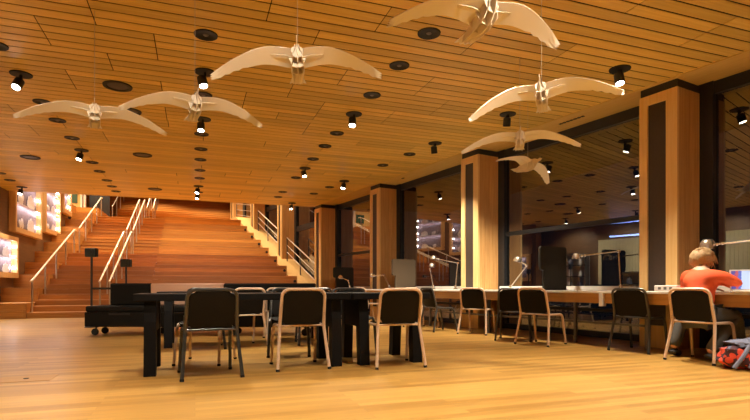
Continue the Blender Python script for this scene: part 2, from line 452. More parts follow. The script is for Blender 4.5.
# the stairs between, three flights
m = MB()
H1 = 2.0; n1 = 13
fl = [(S0, 0, 2.0, 13, 4.9), (21.3, 2.0, 2.0, 13, 4.6)]
for (ys, zs, dz, n, ln) in fl:
    r = ln/n; h = dz/n
    for i in range(n):
        y0 = ys+r*i; y1 = y0+r if i < n-1 else (21.3 if ys < 20 else 29.3)
        tread(m, XA, XB, XB, y0, y1, zs+h*(i+1), h, 1, .025)
for i in range(14):                                  # upper flight, full width
    y0 = 29.3+.36*i; h = .155
    tread(m, XA, 2.2, 2.2, y0, y0+.36, 4.0+h*(i+1), h, 1, .025)
for i in range(14):                                  # landing boards behind the bleachers
    y0 = S0+RUN*10+.28*i; y1 = min(y0+.28, 29.3)
    if y0 < 29.3: m.box(XB, 2.6, y0, y1-.004, 3.9, 4.0)
struct(m.build('staircase', M['stair']))
# pale sloping ledge beside the bleachers
m = MB()
sa, sb, sc = 11.6, 20.6, 25.5
za, zb = .60, .60+(20.6-11.6)*.405
m.add([(-.36,sa,za-.9),(.5,sa,za-.9),(.5,sb,zb-.9),(-.36,sb,zb-.9),(-.36,sa,za),(.5,sa,za),(.5,sb,zb),(-.36,sb,zb)],
      [(0,3,2,1),(4,5,6,7),(0,1,5,4),(1,2,6,5),(2,3,7,6),(3,0,4,7)])
m.box(-.36, .5, sb, sc, zb-.9, zb+.02)
m.add([(-.36,sc,zb-.6),(.5,sc,zb-.6),(.5,sc+4,zb+1.0),(-.36,sc+4,zb+1.0),(-.36,sc,zb),(.5,sc,zb),(.5,sc+4,zb+1.6),(-.36,sc+4,zb+1.6)],
      [(0,3,2,1),(4,5,6,7),(0,1,5,4),(1,2,6,5),(2,3,7,6),(3,0,4,7)])
struct(m.build('trim_3', M['stringer'], loc=W(0, 0), rz=WR))
# little dark step lights at the tier ends
for i in range(1, 9):
    yy = S0+RUN*i-.02; m = MB()
    xx = right_x(yy)
    m.lathe([(.05, 0), (.05, .03), (.035, .035)], 12, T(xx-.09, yy, RIS*(i+.55)) @ RX(PI/2))
    tag(m.build('step_light', M['disc']), 'small dark step light at the right end of bleacher riser %s from the floor' % ['', 'two','three','four','five','six','seven','eight','nine'][i], 'step light', 'step lights along the bleachers')

# walls of the stair hall and room
def wall(name, x0, x1, y0, y1, z0, z1, mt):
    mm = MB(); mm.box(x0, x1, y0, y1, z0, z1); return struct(mm.build(name, mt))
wall('wall_left', -5.3, -5.0, 15.1, 24.25, 0, 8, M['room_panel'])
wall('wall_return', -6.5, -5.3, 15.4, 15.5, 0, 8, M['panel'])
wall('wall_left_upper', -8.3, -8.0, 24.2, 35, 3, 8, M['panel'])
wall('wall_recess', -8.0, -5.3, 24.15, 24.25, 3, 8, M['panel'])
wall('wall_left_room', -6.5, -6.2, -7, 15.4, 0, CZ+.05, M['room_panel'])
wall('wall_back', -6.5, 9, -7.3, -7, 0, CZ+.05, M['room_panel'])
wall('wall_far', -6.2, 3.5, 34.4, 34.6, 3, 8, M['stair'])
wall('ceiling_hall', -6.5, 5.2, EDGE+.05, 35, 7.6, 7.8, M['panel'])
wall('wall_above', -6.5, 4.0, EDGE+.06, EDGE+.12, CZ+.92, 7.6, M['panel'])
# end wall of the left upper landing: yellow wall with a green board and a white door frame
wall('wall_end', -8.0, -5.28, 28.2, 28.35, 4.39, 7.6, M['yellow_wall'])
m = MB(); m.box(-6.05, -5.42, 28.17, 28.2, 4.92, 5.45)
m.build('notice_board', M['green']); o = bpy.data.objects['notice_board']; tag(o, 'dark green board on the yellow wall at the top of the left steps', 'board')
m = MB()
m.box(-5.28, -5.2, 28.1, 28.35, 4.4, 6.9); m.box(-5.14, -5.07, 28.1, 28.35, 4.4, 6.9); m.box(-5.28, -5.07, 28.1, 28.35, 6.9, 7.0)
d = struct(m.build('door_1', M['white']))
m = MB(); m.box(-5.07, -4.15, 29.2, 29.3, 4.3, 7.5)  # black panel standing in for the darkness of the opening beside the door
struct(m.build('opening_shade', M['black_frame']))

# ------------------------------------------------------------------ handrails
def handrail(label, x, y0, y1, z0, z1, h, n, ext=.0, zf=None):
    t = thing('handrail', label, 'handrail', (x, y0, z0), 0, 'stair handrails')
    L = y1-y0; dz = z1-z0
    m = MB(); m.tube(fillet([(0, -.12, h-.02), (0, 0, h), (0, L, dz+h), (0, L+.25, dz+h+.0)], .1), .025, 8)
    m.build('rail', M['rail'], t, True)
    for i in range(n):
        f = i/(n-1) if n > 1 else 0
        m = MB(); m.tube([(0, L*f, dz*f-.12), (0, L*f, dz*f+h)], .022, 8)
        m.build('post', M['steel'], t, True)
    return t
handrail('long pale handrail at the left edge of the lower stair flight', -4.02, 15.5, 20.4, .15, 2.0, .84, 5)
handrail('pale handrail at the left edge of the second stair flight', -4.02, 21.25, 25.9, 2.1, 4.0, .9, 5)
handrail('short pale handrail at the upper left, highest above the landing', -4.02, 29.2, 33.6, 4.1, 6.0, .9, 4)
handrail('left one of the twin handrails in the middle of lower stairs', -2.44, 15.5, 20.4, .15, 2.0, .84, 5)
handrail('right one of the twin handrails in the middle of lower stairs', -2.2, 15.5, 20.4, .15, 2.0, .84, 5)
handrail('left one of the twin handrails on the second flight', -2.44, 21.25, 25.9, 2.1, 4.0, .9, 5)
handrail('right one of the twin handrails on the second flight', -2.22, 21.25, 25.9, 2.1, 4.0, .9, 5)
handrail('left one of the twin handrails at the very top, under the ceiling edge', -2.4, 29.2, 33.6, 4.1, 6.0, .9, 4)
handrail('right one of the twin handrails at the very top, under the ceiling edge', -2.1, 29.2, 33.6, 4.1, 6.0, .9, 4)
def guard(label, s0, s1):
    z0, z1 = stringer_z(s0), stringer_z(s1)
    t = thing('guard_rail', label, 'railing', W(.12, s0, z0), WR, 'metal guard rails by the stair windows')
    L = s1-s0; dz = z1-z0
    for i, hh in enumerate((.35, .62, .92)):
        m = MB(); m.tube([(0, 0, hh), (0, L, dz+hh)], .022 if i == 2 else .014, 6); m.build('rail', M['steel'], t, True)
    for i in range(3):
        f = i/2; m = MB(); m.box(-.02, .02, L*f-.012, L*f+.012, dz*f-.02, dz*f+.93); m.build('post', M['grey_metal'], t)
guard('silver guard rail on the right ledge between the two nearest stair columns', 3*BAY+.25, 4*BAY-CW-.25)
guard('silver guard rail on the right ledge, behind the fifth column', 4*BAY+.25, 5*BAY-CW-.25)
guard('silver guard rail on the right ledge, farthest up the stairs', 5*BAY+.25, 6*BAY-CW-.25)

# ------------------------------------------------------------------ lit display cases on the left wall
def exhibit(kind, seed):
    rr = random.Random(seed); m = MB(); n = 14
    if kind == 0:      # coral like lump
        for q in range(5):
            c = Vector((0, rr.uniform(-.12, .12), rr.uniform(.05, .16))); rad = rr.uniform(.05, .1)
            m.lathe([(rad*math.sin(PI*i/6)+.001, rad*(1-math.cos(PI*i/6))) for i in range(7)], 10, T(c.x, c.y, max(0, c.z-rad)))
    elif kind == 1:    # fanned wing
        poly = [(-.2, 0), (.2, 0)] + [(.28*math.cos(a), .06+.24*math.sin(a)*(1 if i % 2 else .86)) for i, a in enumerate([PI*j/10 for j in range(11)])]
        m.prism(poly, -.015, .015, RZ(PI/2) @ RX(PI/2))
    else:              # vase like form
        s = rr.uniform(.8, 1.2)
        m.lathe([(.05*s, 0), (.09*s, .08*s), (.10*s, .16*s), (.05*s, .26*s), (.03*s, .30*s), (.05*s, .34*s)], 14)
    return m
def display_case(label, y0, y1, z0, z1, where, shelves, leds, proj=.38):
    t = thing('display_case', label, 'display case', (XL, (y0+y1)/2, z0), 0, 'lit display cases on the left wall')
    L = (y1-y0)/2; Hh = z1-z0; f = .12; D = .17
    m = MB()
    m.box(0, D, -L, -L+f, 0, Hh); m.box(0, D, L-f, L, 0, Hh); m.box(0, D, -L+f, L-f, 0, f*1.2); m.box(0, D, -L+f, L-f, Hh-f, Hh)
    m.build('frame', M['case'], t)
    m = MB(); m.box(0, .02, -L+f, L-f, f*1.2, Hh-f); m.build('lining', M['case_back'], t)
    for i in range(shelves):
        z = f*1.2 + (Hh-2.2*f)*(i+1)/(shelves+1)
        m = MB(); m.box(.02, D-.03, -L+f, L-f, z-.012, z); m.build('shelf', M['white'], t)
    m = MB(); m.box(D-.035, D-.03, -L+f, L-f, f*1.2, Hh-f); m.build('pane', M['case_glass'], t)
    for i in range(leds):
        z = f*1.2 + (Hh-2.2*f)*(i+.5)/leds
        m = MB(); m.lathe([(.02, 0), (.035, .02), (.035, .04), (.02, .06)], 10, T(D-.08, L-f-.10, z-.03)); m.build('bulb', M['led'], t)
    for q in range(shelves+1):
        li = bpy.data.lights.new('case_light', 'AREA'); li.shape = 'RECTANGLE'; li.size = .04; li.size_y = (y1-y0)*.8; li.energy = 3.8*(y1-y0); li.color = (1, .86, .86)
        lo = bpy.data.objects.new('case_lamp', li); COL.objects.link(lo); lo.parent = t
        lo.location = (D-.05, 0, f*1.2+(Hh-2.2*f)*(q+1)/(shelves+1)-.03); lo.rotation_euler = (0, R(22), 0)
    i = 0
    nm = ['lowest', 'second', 'third', 'fourth', 'fifth']
    for sh in range(shelves+1):
        z = z0 + (f*1.2 if sh == 0 else f*1.2+(Hh-2.2*f)*sh/(shelves+1)) + .001
        nn = max(2, int((y1-y0)/.9))
        for q in range(nn):
            yy = y0+f+.2 + (y1-y0-2*f-.45)*(q+.5)/nn
            o = exhibit((i+sh) % 3, i*7+int(y0*10)).build('exhibit', M['exhibit'], None, True, (XL+.07, yy, z))
            o.scale = (.36, 1.35 if y1-y0 > 2.5 else .9, 1.5 if y1-y0 > 2.5 else .9)
            tag(o, 'pale exhibit number %d from the left on the %s shelf of the %s' % (q+1, nm[sh], where) if nn > 2 else
                'pale exhibit on the %s side of the %s shelf of the %s' % (('left', 'right')[q], nm[sh], where), 'exhibit', 'pale exhibits in the display cases')
            i += 1
display_case('large lit display case in a wood frame, upper left beside the ceiling edge', 17.08, 19.75, 2.41, 4.9, 'large upper case', 2, 5)
display_case('narrow lit display case in a wood frame, right of the large one', 20.2, 22.3, 2.72, 5.0, 'narrow middle case', 2, 6)
display_case('farthest lit display case, small and bright, beside the yellow wall', 22.75, 24.1, 3.75, 5.3, 'farthest case', 1, 3)
display_case('low lit display case cut by the left picture edge, beneath the large one', 15.15, 17.35, 1.08, 2.25, 'low left case', 1, 3)

# ------------------------------------------------------------------ ceiling fittings
def spot_fixture(x, y, tiltx, tilty, label, power=1., lit=True, drop=.12, cone=84, aim=None):
    t = thing('ceiling_spotlight', label, 'spotlight', (x, y, CZ), 0, 'black ceiling spotlights')
    m = MB(); m.lathe([(.125, -.014), (.128, -.006), (.128, 0)], 24); m.build('ceiling_plate', M['disc'], t, True)
    m = MB(); m.box(-.014, .014, -.02, .02, -drop-.03, -.01); m.build('stem', M['disc'], t)
    Mx = T(-.03, -.02, -drop-.02) @ RX(tiltx) @ RY(tilty)
    if aim: Mx = T(-.03, -.02, -drop-.02) @ Vector(aim).to_track_quat('-Z', 'Y').to_matrix().to_4x4()
    m = MB(); m.lathe([(.03, .075), (.058, .06), (.06, -.06), (.05, -.065), (.05, -.045)], 20, Mx)
    m.build('lamp_head', M['black'], t, True)
    m = MB(); m.lathe([(.047, -.064), (.047, -.055)], 20, Mx); tag(m.build('lens', M['lens'], t), 'bright lens')
    li = bpy.data.lights.new('spot', 'SPOT'); li.energy = 190*power*LP; li.color = LC; li.spot_size = R(cone); li.spot_blend = .8; li.shadow_soft_size = .05
    lo = bpy.data.objects.new('beam', li); COL.objects.link(lo); lo.parent = t
    lo.matrix_local = Mx @ T(0, 0, -.075)
    return t
LP = 1.75
LC = (1.0, .88, .68)
spots = [(-2.1, 7.63, 'left row beside the leftmost bird', .5, .2), (.12, 6.77, 'centre row just above the second bird', .3, -.2), (.12, 8.68, 'centre row just below the second bird', .25, 0),
         (2.36, 7.63, 'right row above the middle of the room', .3, .1), (-2.13, 11.46, 'left row, fifth plate beyond the leftmost bird', .3, .2),
         (.09, 14.49, 'centre row, upper of the two at the far end', .3, .2), (.09, 15.41, 'centre row, last before the stairs', .2, .1),
         (2.38, 11.48, 'right row halfway to the stairs', .3, -.2), (3.62, 12.54, 'window row before the third column', .2, .25), (2.97, 16.4, 'window side at the ceiling edge over the right ledge', .2, .1),
         (4.29, 8.66, 'window row before the second column', .2, .2), (5.01, 4.94, 'window row beside the nearest column', .25, .1), (4.65, 6.82, 'window row above the lower right birds', .25, .1),
         (-4.45, 16.24, 'far left at the ceiling edge before the large display case', .3, .1)]
for x, y, wh, a, b in spots:
    spot_fixture(x, y, -a, b, 'black ceiling spotlight in the ' + wh if 'row' in wh else 'black ceiling spotlight at the ' + wh, power={4.65: 2.4, 4.29: 1.5, 5.01: 2.0}.get(x, 1.5 if x > 3.2 else 1.), aim={4.65: (.30, .75, -2.2), 4.29: (.4, .5, -2.0)}.get(x))
def plate(x, y, label, r=.122):
    t = thing('ceiling_downlight', label, 'downlight', (x, y, CZ), 0, 'round black ceiling plates')
    m = MB(); m.lathe([(r*.62, -.004), (r*.7, -.012), (r, -.012), (r*1.02, -.004), (r*1.02, 0)], 28); m.build('ring', M['disc'], t, True)
    m = MB(); m.lathe([(.022, -.012), (.03, -.006)], 14); m.build('centre', M['grey_metal'], t, True)
NUM = ['first', 'second', 'third', 'fourth', 'fifth', 'sixth', 'seventh', 'eighth', 'ninth', 'tenth', 'eleventh', 'twelfth']
rowsd = {'left row': [(-2.12, y) for y in (6.81, 8.67, 9.54, 10.58, 12.5, 13.42, 14.48, 15.3, 16.05)],
         'centre row': [(.11, y) for y in (5.77, 7.59, 9.54, 10.58, 11.46, 12.5, 13.42)],
         'right row': [(2.37, y) for y in (4.93, 5.77, 6.79, 8.68, 9.55, 10.6, 12.55, 14.56, 15.42)],
         'row nearest the windows': [(4.15, 9.55), (3.96, 10.61), (3.46, 13.43), (3.27, 14.52)],
         'far left row': [(-4.4, 14.42), (-4.45, 15.28)]}
for rn, ps in rowsd.items():
    for i, (x, y) in enumerate(ps): plate(x, y, 'flat round black ceiling plate, %s from the camera in the %s' % (NUM[i], rn))
def speaker(x, y, label):
    t = thing('ceiling_speaker', label, 'ceiling speaker', (x, y, CZ), 0, 'wide round ceiling speakers')
    m = MB(); m.lathe([(.13, -.006), (.14, -.016), (.18, -.016), (.185, 0)], 32); m.build('ring', M['disc'], t, True)
    m = MB(); m.lathe([(.03, -.013), (.125, -.008), (.128, -.004)], 28); m.build('grille', M['black'], t, True)
speaker(-.99, 7.64, 'wide round black ceiling speaker left of the second bird, nearest one')
speaker(-.97, 8.68, 'wide round black ceiling speaker half hidden by the crossing bird wings')
speaker(-1.02, 11.45, 'wide round black ceiling speaker halfway to the stairs')
speaker(-1.05, 15.33, 'wide round black ceiling speaker just before the stairs')
speaker(-3.26, 12.44, 'wide round black ceiling speaker at the far left')
# unseen spotlights added outside the picture to brighten floor, ceiling and birds
for x, y in [(-2.1, 4.0), (.12, 3.6), (2.37, 3.9), (-4.4, 6.5), (-4.4, 10.5), (-4.4, 13.2), (4.9, 2.2), (3.5, 2.9), (1.2, 2.0), (3.3, .6), (-.9, 2.2), (2.37, .8), (.1, .5), (-2.1, .8), (-4.4, 2.0), (5.6, -.8), (2.37, -2.5), (-1, -2.5), (-4.2, -2.5)]:
    acc = (x, y) in ((2.37, .8), (.1, .5), (-2.1, .8))  # accent beams, tilted up to brighten the birds
    spot_fixture(x, y, R(75) if acc else 0, 0, 'added black ceiling spotlight nearer than or behind the camera, outside the picture', power=1.7 if acc else 1.2 if y > 1.5 else 1., cone=40 if acc else 84)['group'] = 'added ceiling spotlights outside the picture'

# ------------------------------------------------------------------ hanging plywood birds
def bird(label, loc, yaw, roll, pitch, scale=1., string_to=CZ, sweep=.17, droop=.13, rspread=1., lspread=1.):
    t = thing('hanging_bird', label, 'bird sculpture', loc, 0, 'hanging plywood birds')
    Mb = RZ(yaw) @ RY(roll) @ RX(pitch) @ Matrix.Scale(scale, 4)
    # local: +Y flight direction, X span
    def wing(sgn, spread):
        n = 18; rowsP = []
        for i in range(n+1):
            u = i/n
            x = .035 + .655*u
            # leading and trailing edge
            le = .10 + .02*math.sin(min(u/.42, 1)*PI/2) - (max(0, u-.30)/.70)**1.6*sweep
            ch = .20*(1-u**2.0*.66) - .02*math.sin(u*PI)
            if u > .93: ch *= 1 - (u-.93)*5.5
            te = le - ch
            z = .035 + .012*math.sin(min(u/.4, 1)*PI/2) - (max(0, u-.12)/.88)**1.6*droop*spread
            row = []
            for j in range(7):
                v = j/6
                row.append((sgn*x, le+(te-le)*v, z-.012*v))
            if u > .86:   # feathered tip: notch the trailing points
                row = [(p[0]-sgn*(.03*(jj % 2)*(u-.86)/.14), p[1], p[2]) for jj, p in enumerate(row)]
            if .5 < u and i % 2: row[-1] = (row[-1][0], row[-1][1]+.012, row[-1][2]); 
            rowsP.append(row)
        m = MB(); m.sheet(rowsP, .005, Mb); return m
    for sgn in (-1, 1):
        wv = wing(sgn, rspread if sgn > 0 else lspread).build('wing', M['ply'], t)
        # slim brace under the wing root
        poly = [(.03, .0), (.10, .018), (.26, .012), (.34, 0), (.26, -.014), (.10, -.016), (.03, -.012)]
        m = MB(); m.prism([(sgn*a, b+.03) for a, b in poly], .008, .014, Mb @ RY(-sgn*.10))
        m.build('wing_brace', M['ply_edge'], wv)
    def plate_(poly, off, splay, name):
        m = MB(); m.prism(poly, -.003, .003, Mb @ T(off, 0, 0) @ RY(splay) @ Matrix(((0, 0, 1, 0), (1, 0, 0, 0), (0, 1, 0, 0), (0, 0, 0, 1))))
        return m.build(name, M['ply_edge'], t)
    ky = .66
    keel = [(.36, .03), (.31, .055), (.25, .045), (.19, .07), (.05, .085), (-.1, .07), (-.24, .03), (-.34, .0), (-.36, -.02), (-.24, -.04), (-.08, -.085), (.08, -.095), (.19, -.055), (.26, .005), (.31, .01)]
    keel = [(a*ky, b) for a, b in keel]
    plate_(keel, 0, 0, 'keel')
    side = [(.20, .05), (.08, .075), (-.12, .06), (-.30, .0), (-.34, -.03), (-.22, -.05), (-.05, -.075), (.10, -.07), (.18, -.02)]
    side = [(a*ky, b) for a, b in side]
    plate_(side, .028, -.30, 'side_plate'); plate_(side, -.028, .30, 'side_plate')
    for yy, w, h in ((.10, .05, .055), (.02, .07, .08), (-.08, .055, .055)):
        poly = [(-w*.7, h*.9), (w*.7, h*.9), (w, h*.3), (w*.7, -h*.8), (0, -h*1.05), (-w*.7, -h*.8), (-w, h*.3)]
        m = MB(); m.prism(poly, -.003, .003, Mb @ T(0, yy, 0) @ RX(PI/2)); m.build('rib', M['ply_edge'], t)
    tail = [(-.035, -.14), (.035, -.14), (.07, -.25), (.04, -.24), (.02, -.26), (0, -.245), (-.02, -.26), (-.04, -.24), (-.07, -.25)]
    m = MB(); m.prism(tail, .0, .005, Mb); m.build('tail', M['ply'], t)
    m = MB(); m.tube([(0, 0, .05), (0, 0, string_to-loc[2])], .0022, 5); tag(m.build('wire', M['wire'], t), 'thin hanging wire')
    return t
toC = lambda x, y: math.atan2(x, -y)      # yaw that points the beak to the camera (0, 0) from (x, y): +Y -> (-x,-y)
def face(loc, d): return math.atan2(loc[0], -loc[1]) + R(d) if True else 0
birds = [((-.935, 5.645, 2.527), 0, -1, 17, .97, 'leftmost plywood bird, level with the left wing of the next one'),
         ((.00, 5.10, 2.54), 10, -2, 20, .95, 'second plywood bird from the left, hanging above the centre row of lamps'),
         ((.80, 4.17, 2.69), 0, -4, 20, 1.03, 'large plywood bird third from the left, seen straight from below its body'),
         ((1.87, 3.04, 2.68), 36, -5, 16, 1.04, 'plywood bird nearest the camera, cut by the top picture edge'),
         ((2.90, 3.74, 2.53), -4, -3, 20, .96, 'plywood bird on the upper right, flying above the low right lamp'),
         ((3.63, 5.08, 2.57), 3, 0, 14, 1.0, 'plywood bird before the second column, above the smallest bird'),
         ((4.65, 6.31, 2.62), 58, 6, 8, 1.0, 'smallest plywood bird, seen from its side before the dark window')]
for loc, dy, roll, pitch, sc, lab in birds:
    d = Vector((-loc[0], -loc[1])); yaw = math.atan2(d.y, d.x) - PI/2 + R(dy)
    bird(lab, loc, yaw, R(-roll), R(pitch), sc)

# ------------------------------------------------------------------ chairs
def make_chair(tube, label, shellmat):
    t = thing('cafe_chair', label, 'chair')
    r = .0165
    m = MB(); m.tube(fillet([(-.222, .09, .44), (-.212, .0, .797), (.212, .0, .797), (.222, .09, .44)], .085, 8), r, 8)
    m.build('back_frame', tube, t, True)
    for sx in (-1, 1):
        m = MB(); m.tube(fillet([(sx*.222, .07, .52), (sx*.222, .09, .435), (sx*.258, .0, .012)], .06, 6), r, 8)
        l = m.build('leg', tube, t, True)
        m = MB(); m.tube([(sx*.2585, -.001, 0), (sx*.2565, .003, .022)], .0185, 8); m.build('rubber_foot', M['rubber'], l, True)
        m = MB(); m.tube(fillet([(sx*.222, .09, .435), (sx*.222, .45, .43), (sx*.236, .52, .012)], .07, 8), r, 8)
        l = m.build('leg', tube, t, True)
        m = MB(); m.tube([(sx*.2365, .5205, 0), (sx*.236, .519, .022)], .0185, 8); m.build('rubber_foot', M['rubber'], l, True)
    m = MB(); m.tube([(-.222, .09, .435), (.222, .09, .435)], .010, 8); m.build('cross_bar', tube, t, True)
    # back shell: rounded rectangle, slightly hollow
    rowsP = []
    nz, nx = 9, 11
    for i in range(nz):
        f = i/(nz-1); z = .455 + .325*f
        half = .200
        ee = min(f, 1-f)*.325
        if f > .5 and ee < .06: half -= .06-math.sqrt(max(0, .06**2-(.06-ee)**2))
        elif ee < .03: half -= .03-math.sqrt(max(0, .03**2-(.03-ee)**2))
        yb = .09*(1-(z-.44)/.357)
        rowsP.append([(half*(2*j/(nx-1)-1), yb+.004-.022*(1-(2*j/(nx-1)-1)**2), z) for j in range(nx)])
    m = MB(); m.sheet(rowsP, .012); m.build('backrest', shellmat, t, True)
    rowsP = []
    for i in range(9):
        f = i/8; yy = .10+.42*f; half = .205-.012*(1-f)
        ee = min(f, 1-f)*.42
        if ee < .05: half -= .05-math.sqrt(max(0, .05**2-(.05-ee)**2))
        rowsP.append([(half*(2*j/8-1), yy, .447-.012*(1-(2*j/8-1)**2)-(.02*max(0, f-.8)/.2)) for j in range(9)])
    m = MB(); m.sheet(rowsP, .014); m.build('seat', shellmat, t, True)
    return t
light = make_chair(M['cream_tube'], '', M['shell'])
dark = make_chair(M['dark_tube'], '', M['shell'])
usedc = set()
def chair(kind, x, y, rz, label, group):
    src = light if kind == 'l' else dark
    o = src if kind not in usedc else copy_tree(src)
    usedc.add(kind)
    o.location = (x, y, 0); o.rotation_euler.z = R(rz); tag(o, label, 'chair', group)
    return o
G1 = 'chairs at the nearer black tables'; G2 = 'chairs at the farther black table'; G3 = 'chairs along the window counter'
PRE = []
# copies must be taken before the source is moved, so list the sources first
chair('d', .15, 4.70, 6, 'all dark chair in front, back to the camera, at the left end of the table', G1)
chair('l', 1.01, 4.92, 1, 'cream framed chair in front, back to the camera, at the middle of the table', G1)
chair('l', 1.955, 4.70, -4, 'cream framed chair in front, back to the camera, at the right end of the table', G1)
chair('l', .19, 6.06, 160, 'cream framed chair across the table, hidden behind the dark front chair', G1)
chair('d', 1.12, 6.40, 170, 'dark chair across the table, peeping out left of the middle front chair', G1)
chair('d', 1.90, 6.38, 176, 'dark chair across the table, right of the middle front chair', G1)
chair('l', .70, 7.00, 14, 'cream framed chair farther back, seen between the two left front chairs', G2)
chair('d', .12, 6.92, 4, 'dark chair at the farther table, only its legs show under the front chair', G2)
chair('l', 1.30, 8.26, 176, 'cream framed chair beyond the farther table, legs show under the middle front chair', G2)
chair('d', 1.62, 6.98, -4, 'dark chair at the farther table behind the middle front chair', G2)
chair('d', 5.12, 4.92, -75, 'dark chair at the counter, left of the seated person, back cut by the counter', G3)
chair('l', 5.04, 4.03, -80, 'cream framed chair under the person in orange', G3)
chair('l', 4.44, 5.95, -68, 'cream framed chair standing sideways away from the counter, before the dark divider', G3)
chair('d', 4.52, 6.50, -40, 'dark chair at the counter overlapped by the sideways cream framed one', G3)
chair('l', 4.47, 7.62, -52, 'cream framed chair at the counter below the second column', G3)
chair('d', 4.03, 8.50, -84, 'dark chair at the counter in side view, right of the right front chair', G3)
chair('l', 4.08, 9.30, -76, 'cream framed chair at the counter mostly hidden behind the side view dark one', G3)
chair('l', 3.62, 11.2, -78, 'cream framed chair far along the counter, below the beige divider', G3)

# ------------------------------------------------------------------ tables
def table(label, x0, x1, y0, y1, group, light_leg=False):
    t = thing('work_table', label, 'table', ((x0+x1)/2, (y0+y1)/2, 0), 0, group)
    a = (x1-x0)/2; b = (y1-y0)/2
    m = MB(); m.box(-a, a, -b, b, .690, .757, bev=.006); m.build('tabletop', M['table'], t)
    for sx in (-1, 1):
        xx = sx*(a-.14)
        # arch shaped trestle of two splayed broad legs
        f = b-.02
        poly = [(-f, 0), (-f+.115, 0), (-f+.15, .40), (f-.15, .40), (f-.115, 0), (f, 0), (f-.03, .50), (f-.06, .688), (-f+.06, .688), (-f+.03, .50)]
        m = MB()
        P = Matrix(((0, 0, 1, xx), (1, 0, 0, 0), (0, 1, 0, 0), (0, 0, 0, 1)))
        # split into convex pieces: two legs and the lintel
        m.prism([(-f, 0), (-f+.115, 0), (-f+.15, .40), (-f+.15, .688), (-f+.06, .688), (-f+.03, .50)], -.052, .052, P)
        m.build('leg', M['table'], t)
        m = MB(); m.prism([(f, 0), (f-.03, .50), (f-.06, .688), (f-.15, .688), (f-.15, .40), (f-.115, 0)], -.052, .052, P)
        m.build('leg', M['table'], t)
        m = MB(); m.prism([(-f+.151, .40), (f-.151, .40), (f-.151, .688), (-f+.151, .688)], -.045, .045, P)
        m.build('trestle_panel', M['table'], t)
    return t
table('long black table in front, its left end free, between the chairs', -.53, 1.52, 5.02, 5.80, 'black work tables')
table('short square black table joined to the right end of the long one', 1.535, 2.42, 5.00, 5.78, 'black work tables')
table('black table farther back, its grey-lit leg visible left of the front chair', -.48, 1.95, 7.28, 8.08, 'black work tables')

# ------------------------------------------------------------------ modular sofa on castors
t = thing('castor_sofa', 'long low black sofa on castors with black and pink backs before the stairs', 'sofa', (-1.78, 10.13, 0), R(-21))
LS = 4.05
m = MB(); m.box(.20, LS, -.45, .45, .15, .40, bev=.015); m.build('base', M['sofa_black'], t)
for a, b in ((.21, 1.35), (1.36, 2.7), (2.71, 4.03)):
    m = MB(); m.box(a, b, -.44, .44, .402, .50, bev=.02); m.build('seat_cushion', M['sofa_black'], t)
for a, b, mt, lb in ((.42, 1.13, 'sofa_black', None), (1.14, 2.42, 'sofa_pink', 'dusty pink back panel'), (2.43, 4.03, 'sofa_black', None)):
    m = MB(); m.box(a, b, -.06, .10, .502, .885, bev=.02); o = m.build('back_panel', M[mt], t)
    if lb: o['label'] = lb
for x in (.33, 1.36, 2.69, 3.9):
    for yy in (-.35, -.05):
        m = MB(); m.lathe([(.02, -.02), (.055, -.02), (.06, 0), (.055, .02), (.02, .02)], 18, T(x, yy, .06) @ RX(PI/2))
        m.tube([(x, yy, .07), (x, yy+.05, .15)], .014, 6); m.build('castor', M['rubber'], t, True)
m = MB(); m.box(.62, .98, -.456, -.449, .35, .385); m.build('pull_slot', M['black'], t)

# pole stands behind the sofa
def pole_stand(label, x, y, top, arm):
    t = thing('pole_stand', label, 'stand', (x, y, 0), R(-19))
    m = MB(); m.lathe([(.13, 0), (.13, .012), (.03, .03)], 24); m.build('base', M['black'], t, True)
    m = MB(); m.tube([(0, 0, .02), (0, 0, top-.1)], .022, 10); m.build('pole', M['black'], t, True)
    m = MB(); m.box(-.115, .115, -.06, .06, top-.12, top+.06, bev=.015); m.build('head', M['black'], t)
    m = MB(); m.tube([(0, -.06, top-.02), (0, -.075, top-.02)], .05, 14); m.build('front_ring', M['disc'], t, True)
    if arm: m = MB(); m.box(0, .42, -.015, .015, .77, .81); m.build('arm', M['black'], t)
pole_stand('black pole stand with a box head, behind the left end of the sofa', -1.98, 11.62, 1.55, True)
pole_stand('shorter looking black pole stand farther back, right of the twin handrails', -1.50, 12.95, 1.40, False)

# ------------------------------------------------------------------ window counter
t = thing('window_counter', 'long white counter with wooden apron along the windows', 'counter', W(0, 0, 0), WR)
CS0, CS1 = -4.6, 9.6
m = MB(); m.box(-.64, -.03, CS0, CS1, .735, .765, bev=.004)
for k in range(-1, 3): 
    a = k*BAY+.02; b = (k+1)*BAY-CW-.02
    m.box(-.031, .48, max(a, CS0), min(b, CS1), .735, .765)
m.build('worktop', M['worktop'], t)
br = [-3.2, -1.08, .15, 2.1, 3.0, 5.0, 7.0, 9.0]
pr = CS0+.02
for b in br+[CS1-.02]:
    m = MB(); m.box(-.60, -.575, pr+.03, b-.03, .60, .734); m.build('apron', M['apron'], t); pr = b
for b in br:
    m = MB(); m.box(-.645, -.57, b-.028, b+.028, .56, .7345); m.build('bracket', M['white'], t)
for b in [-2.6, -.35, .75, 2.6, 4.4, 6.2, 8.2]:
    m = MB(); m.box(-.42, -.38, b-.02, b+.02, 0, .734); m.build('leg', M['grey_metal'], t)
for a, b in ((-.33, .73), (.77, 2.58), (2.62, 4.38)):
    m = MB(); m.box(-.415, -.385, a+.02, b-.02, .30, .33); m.build('stretcher', M['grey_metal'], t)
for k in range(-1, 3):
    m = MB(); a = k*BAY+.25; b = min((k+1)*BAY-CW-.25, CS1-.1)
    m.box(.30, .42, a, b, .766, .835, bev=.006); m.build('cable_trough', M['white'], t)

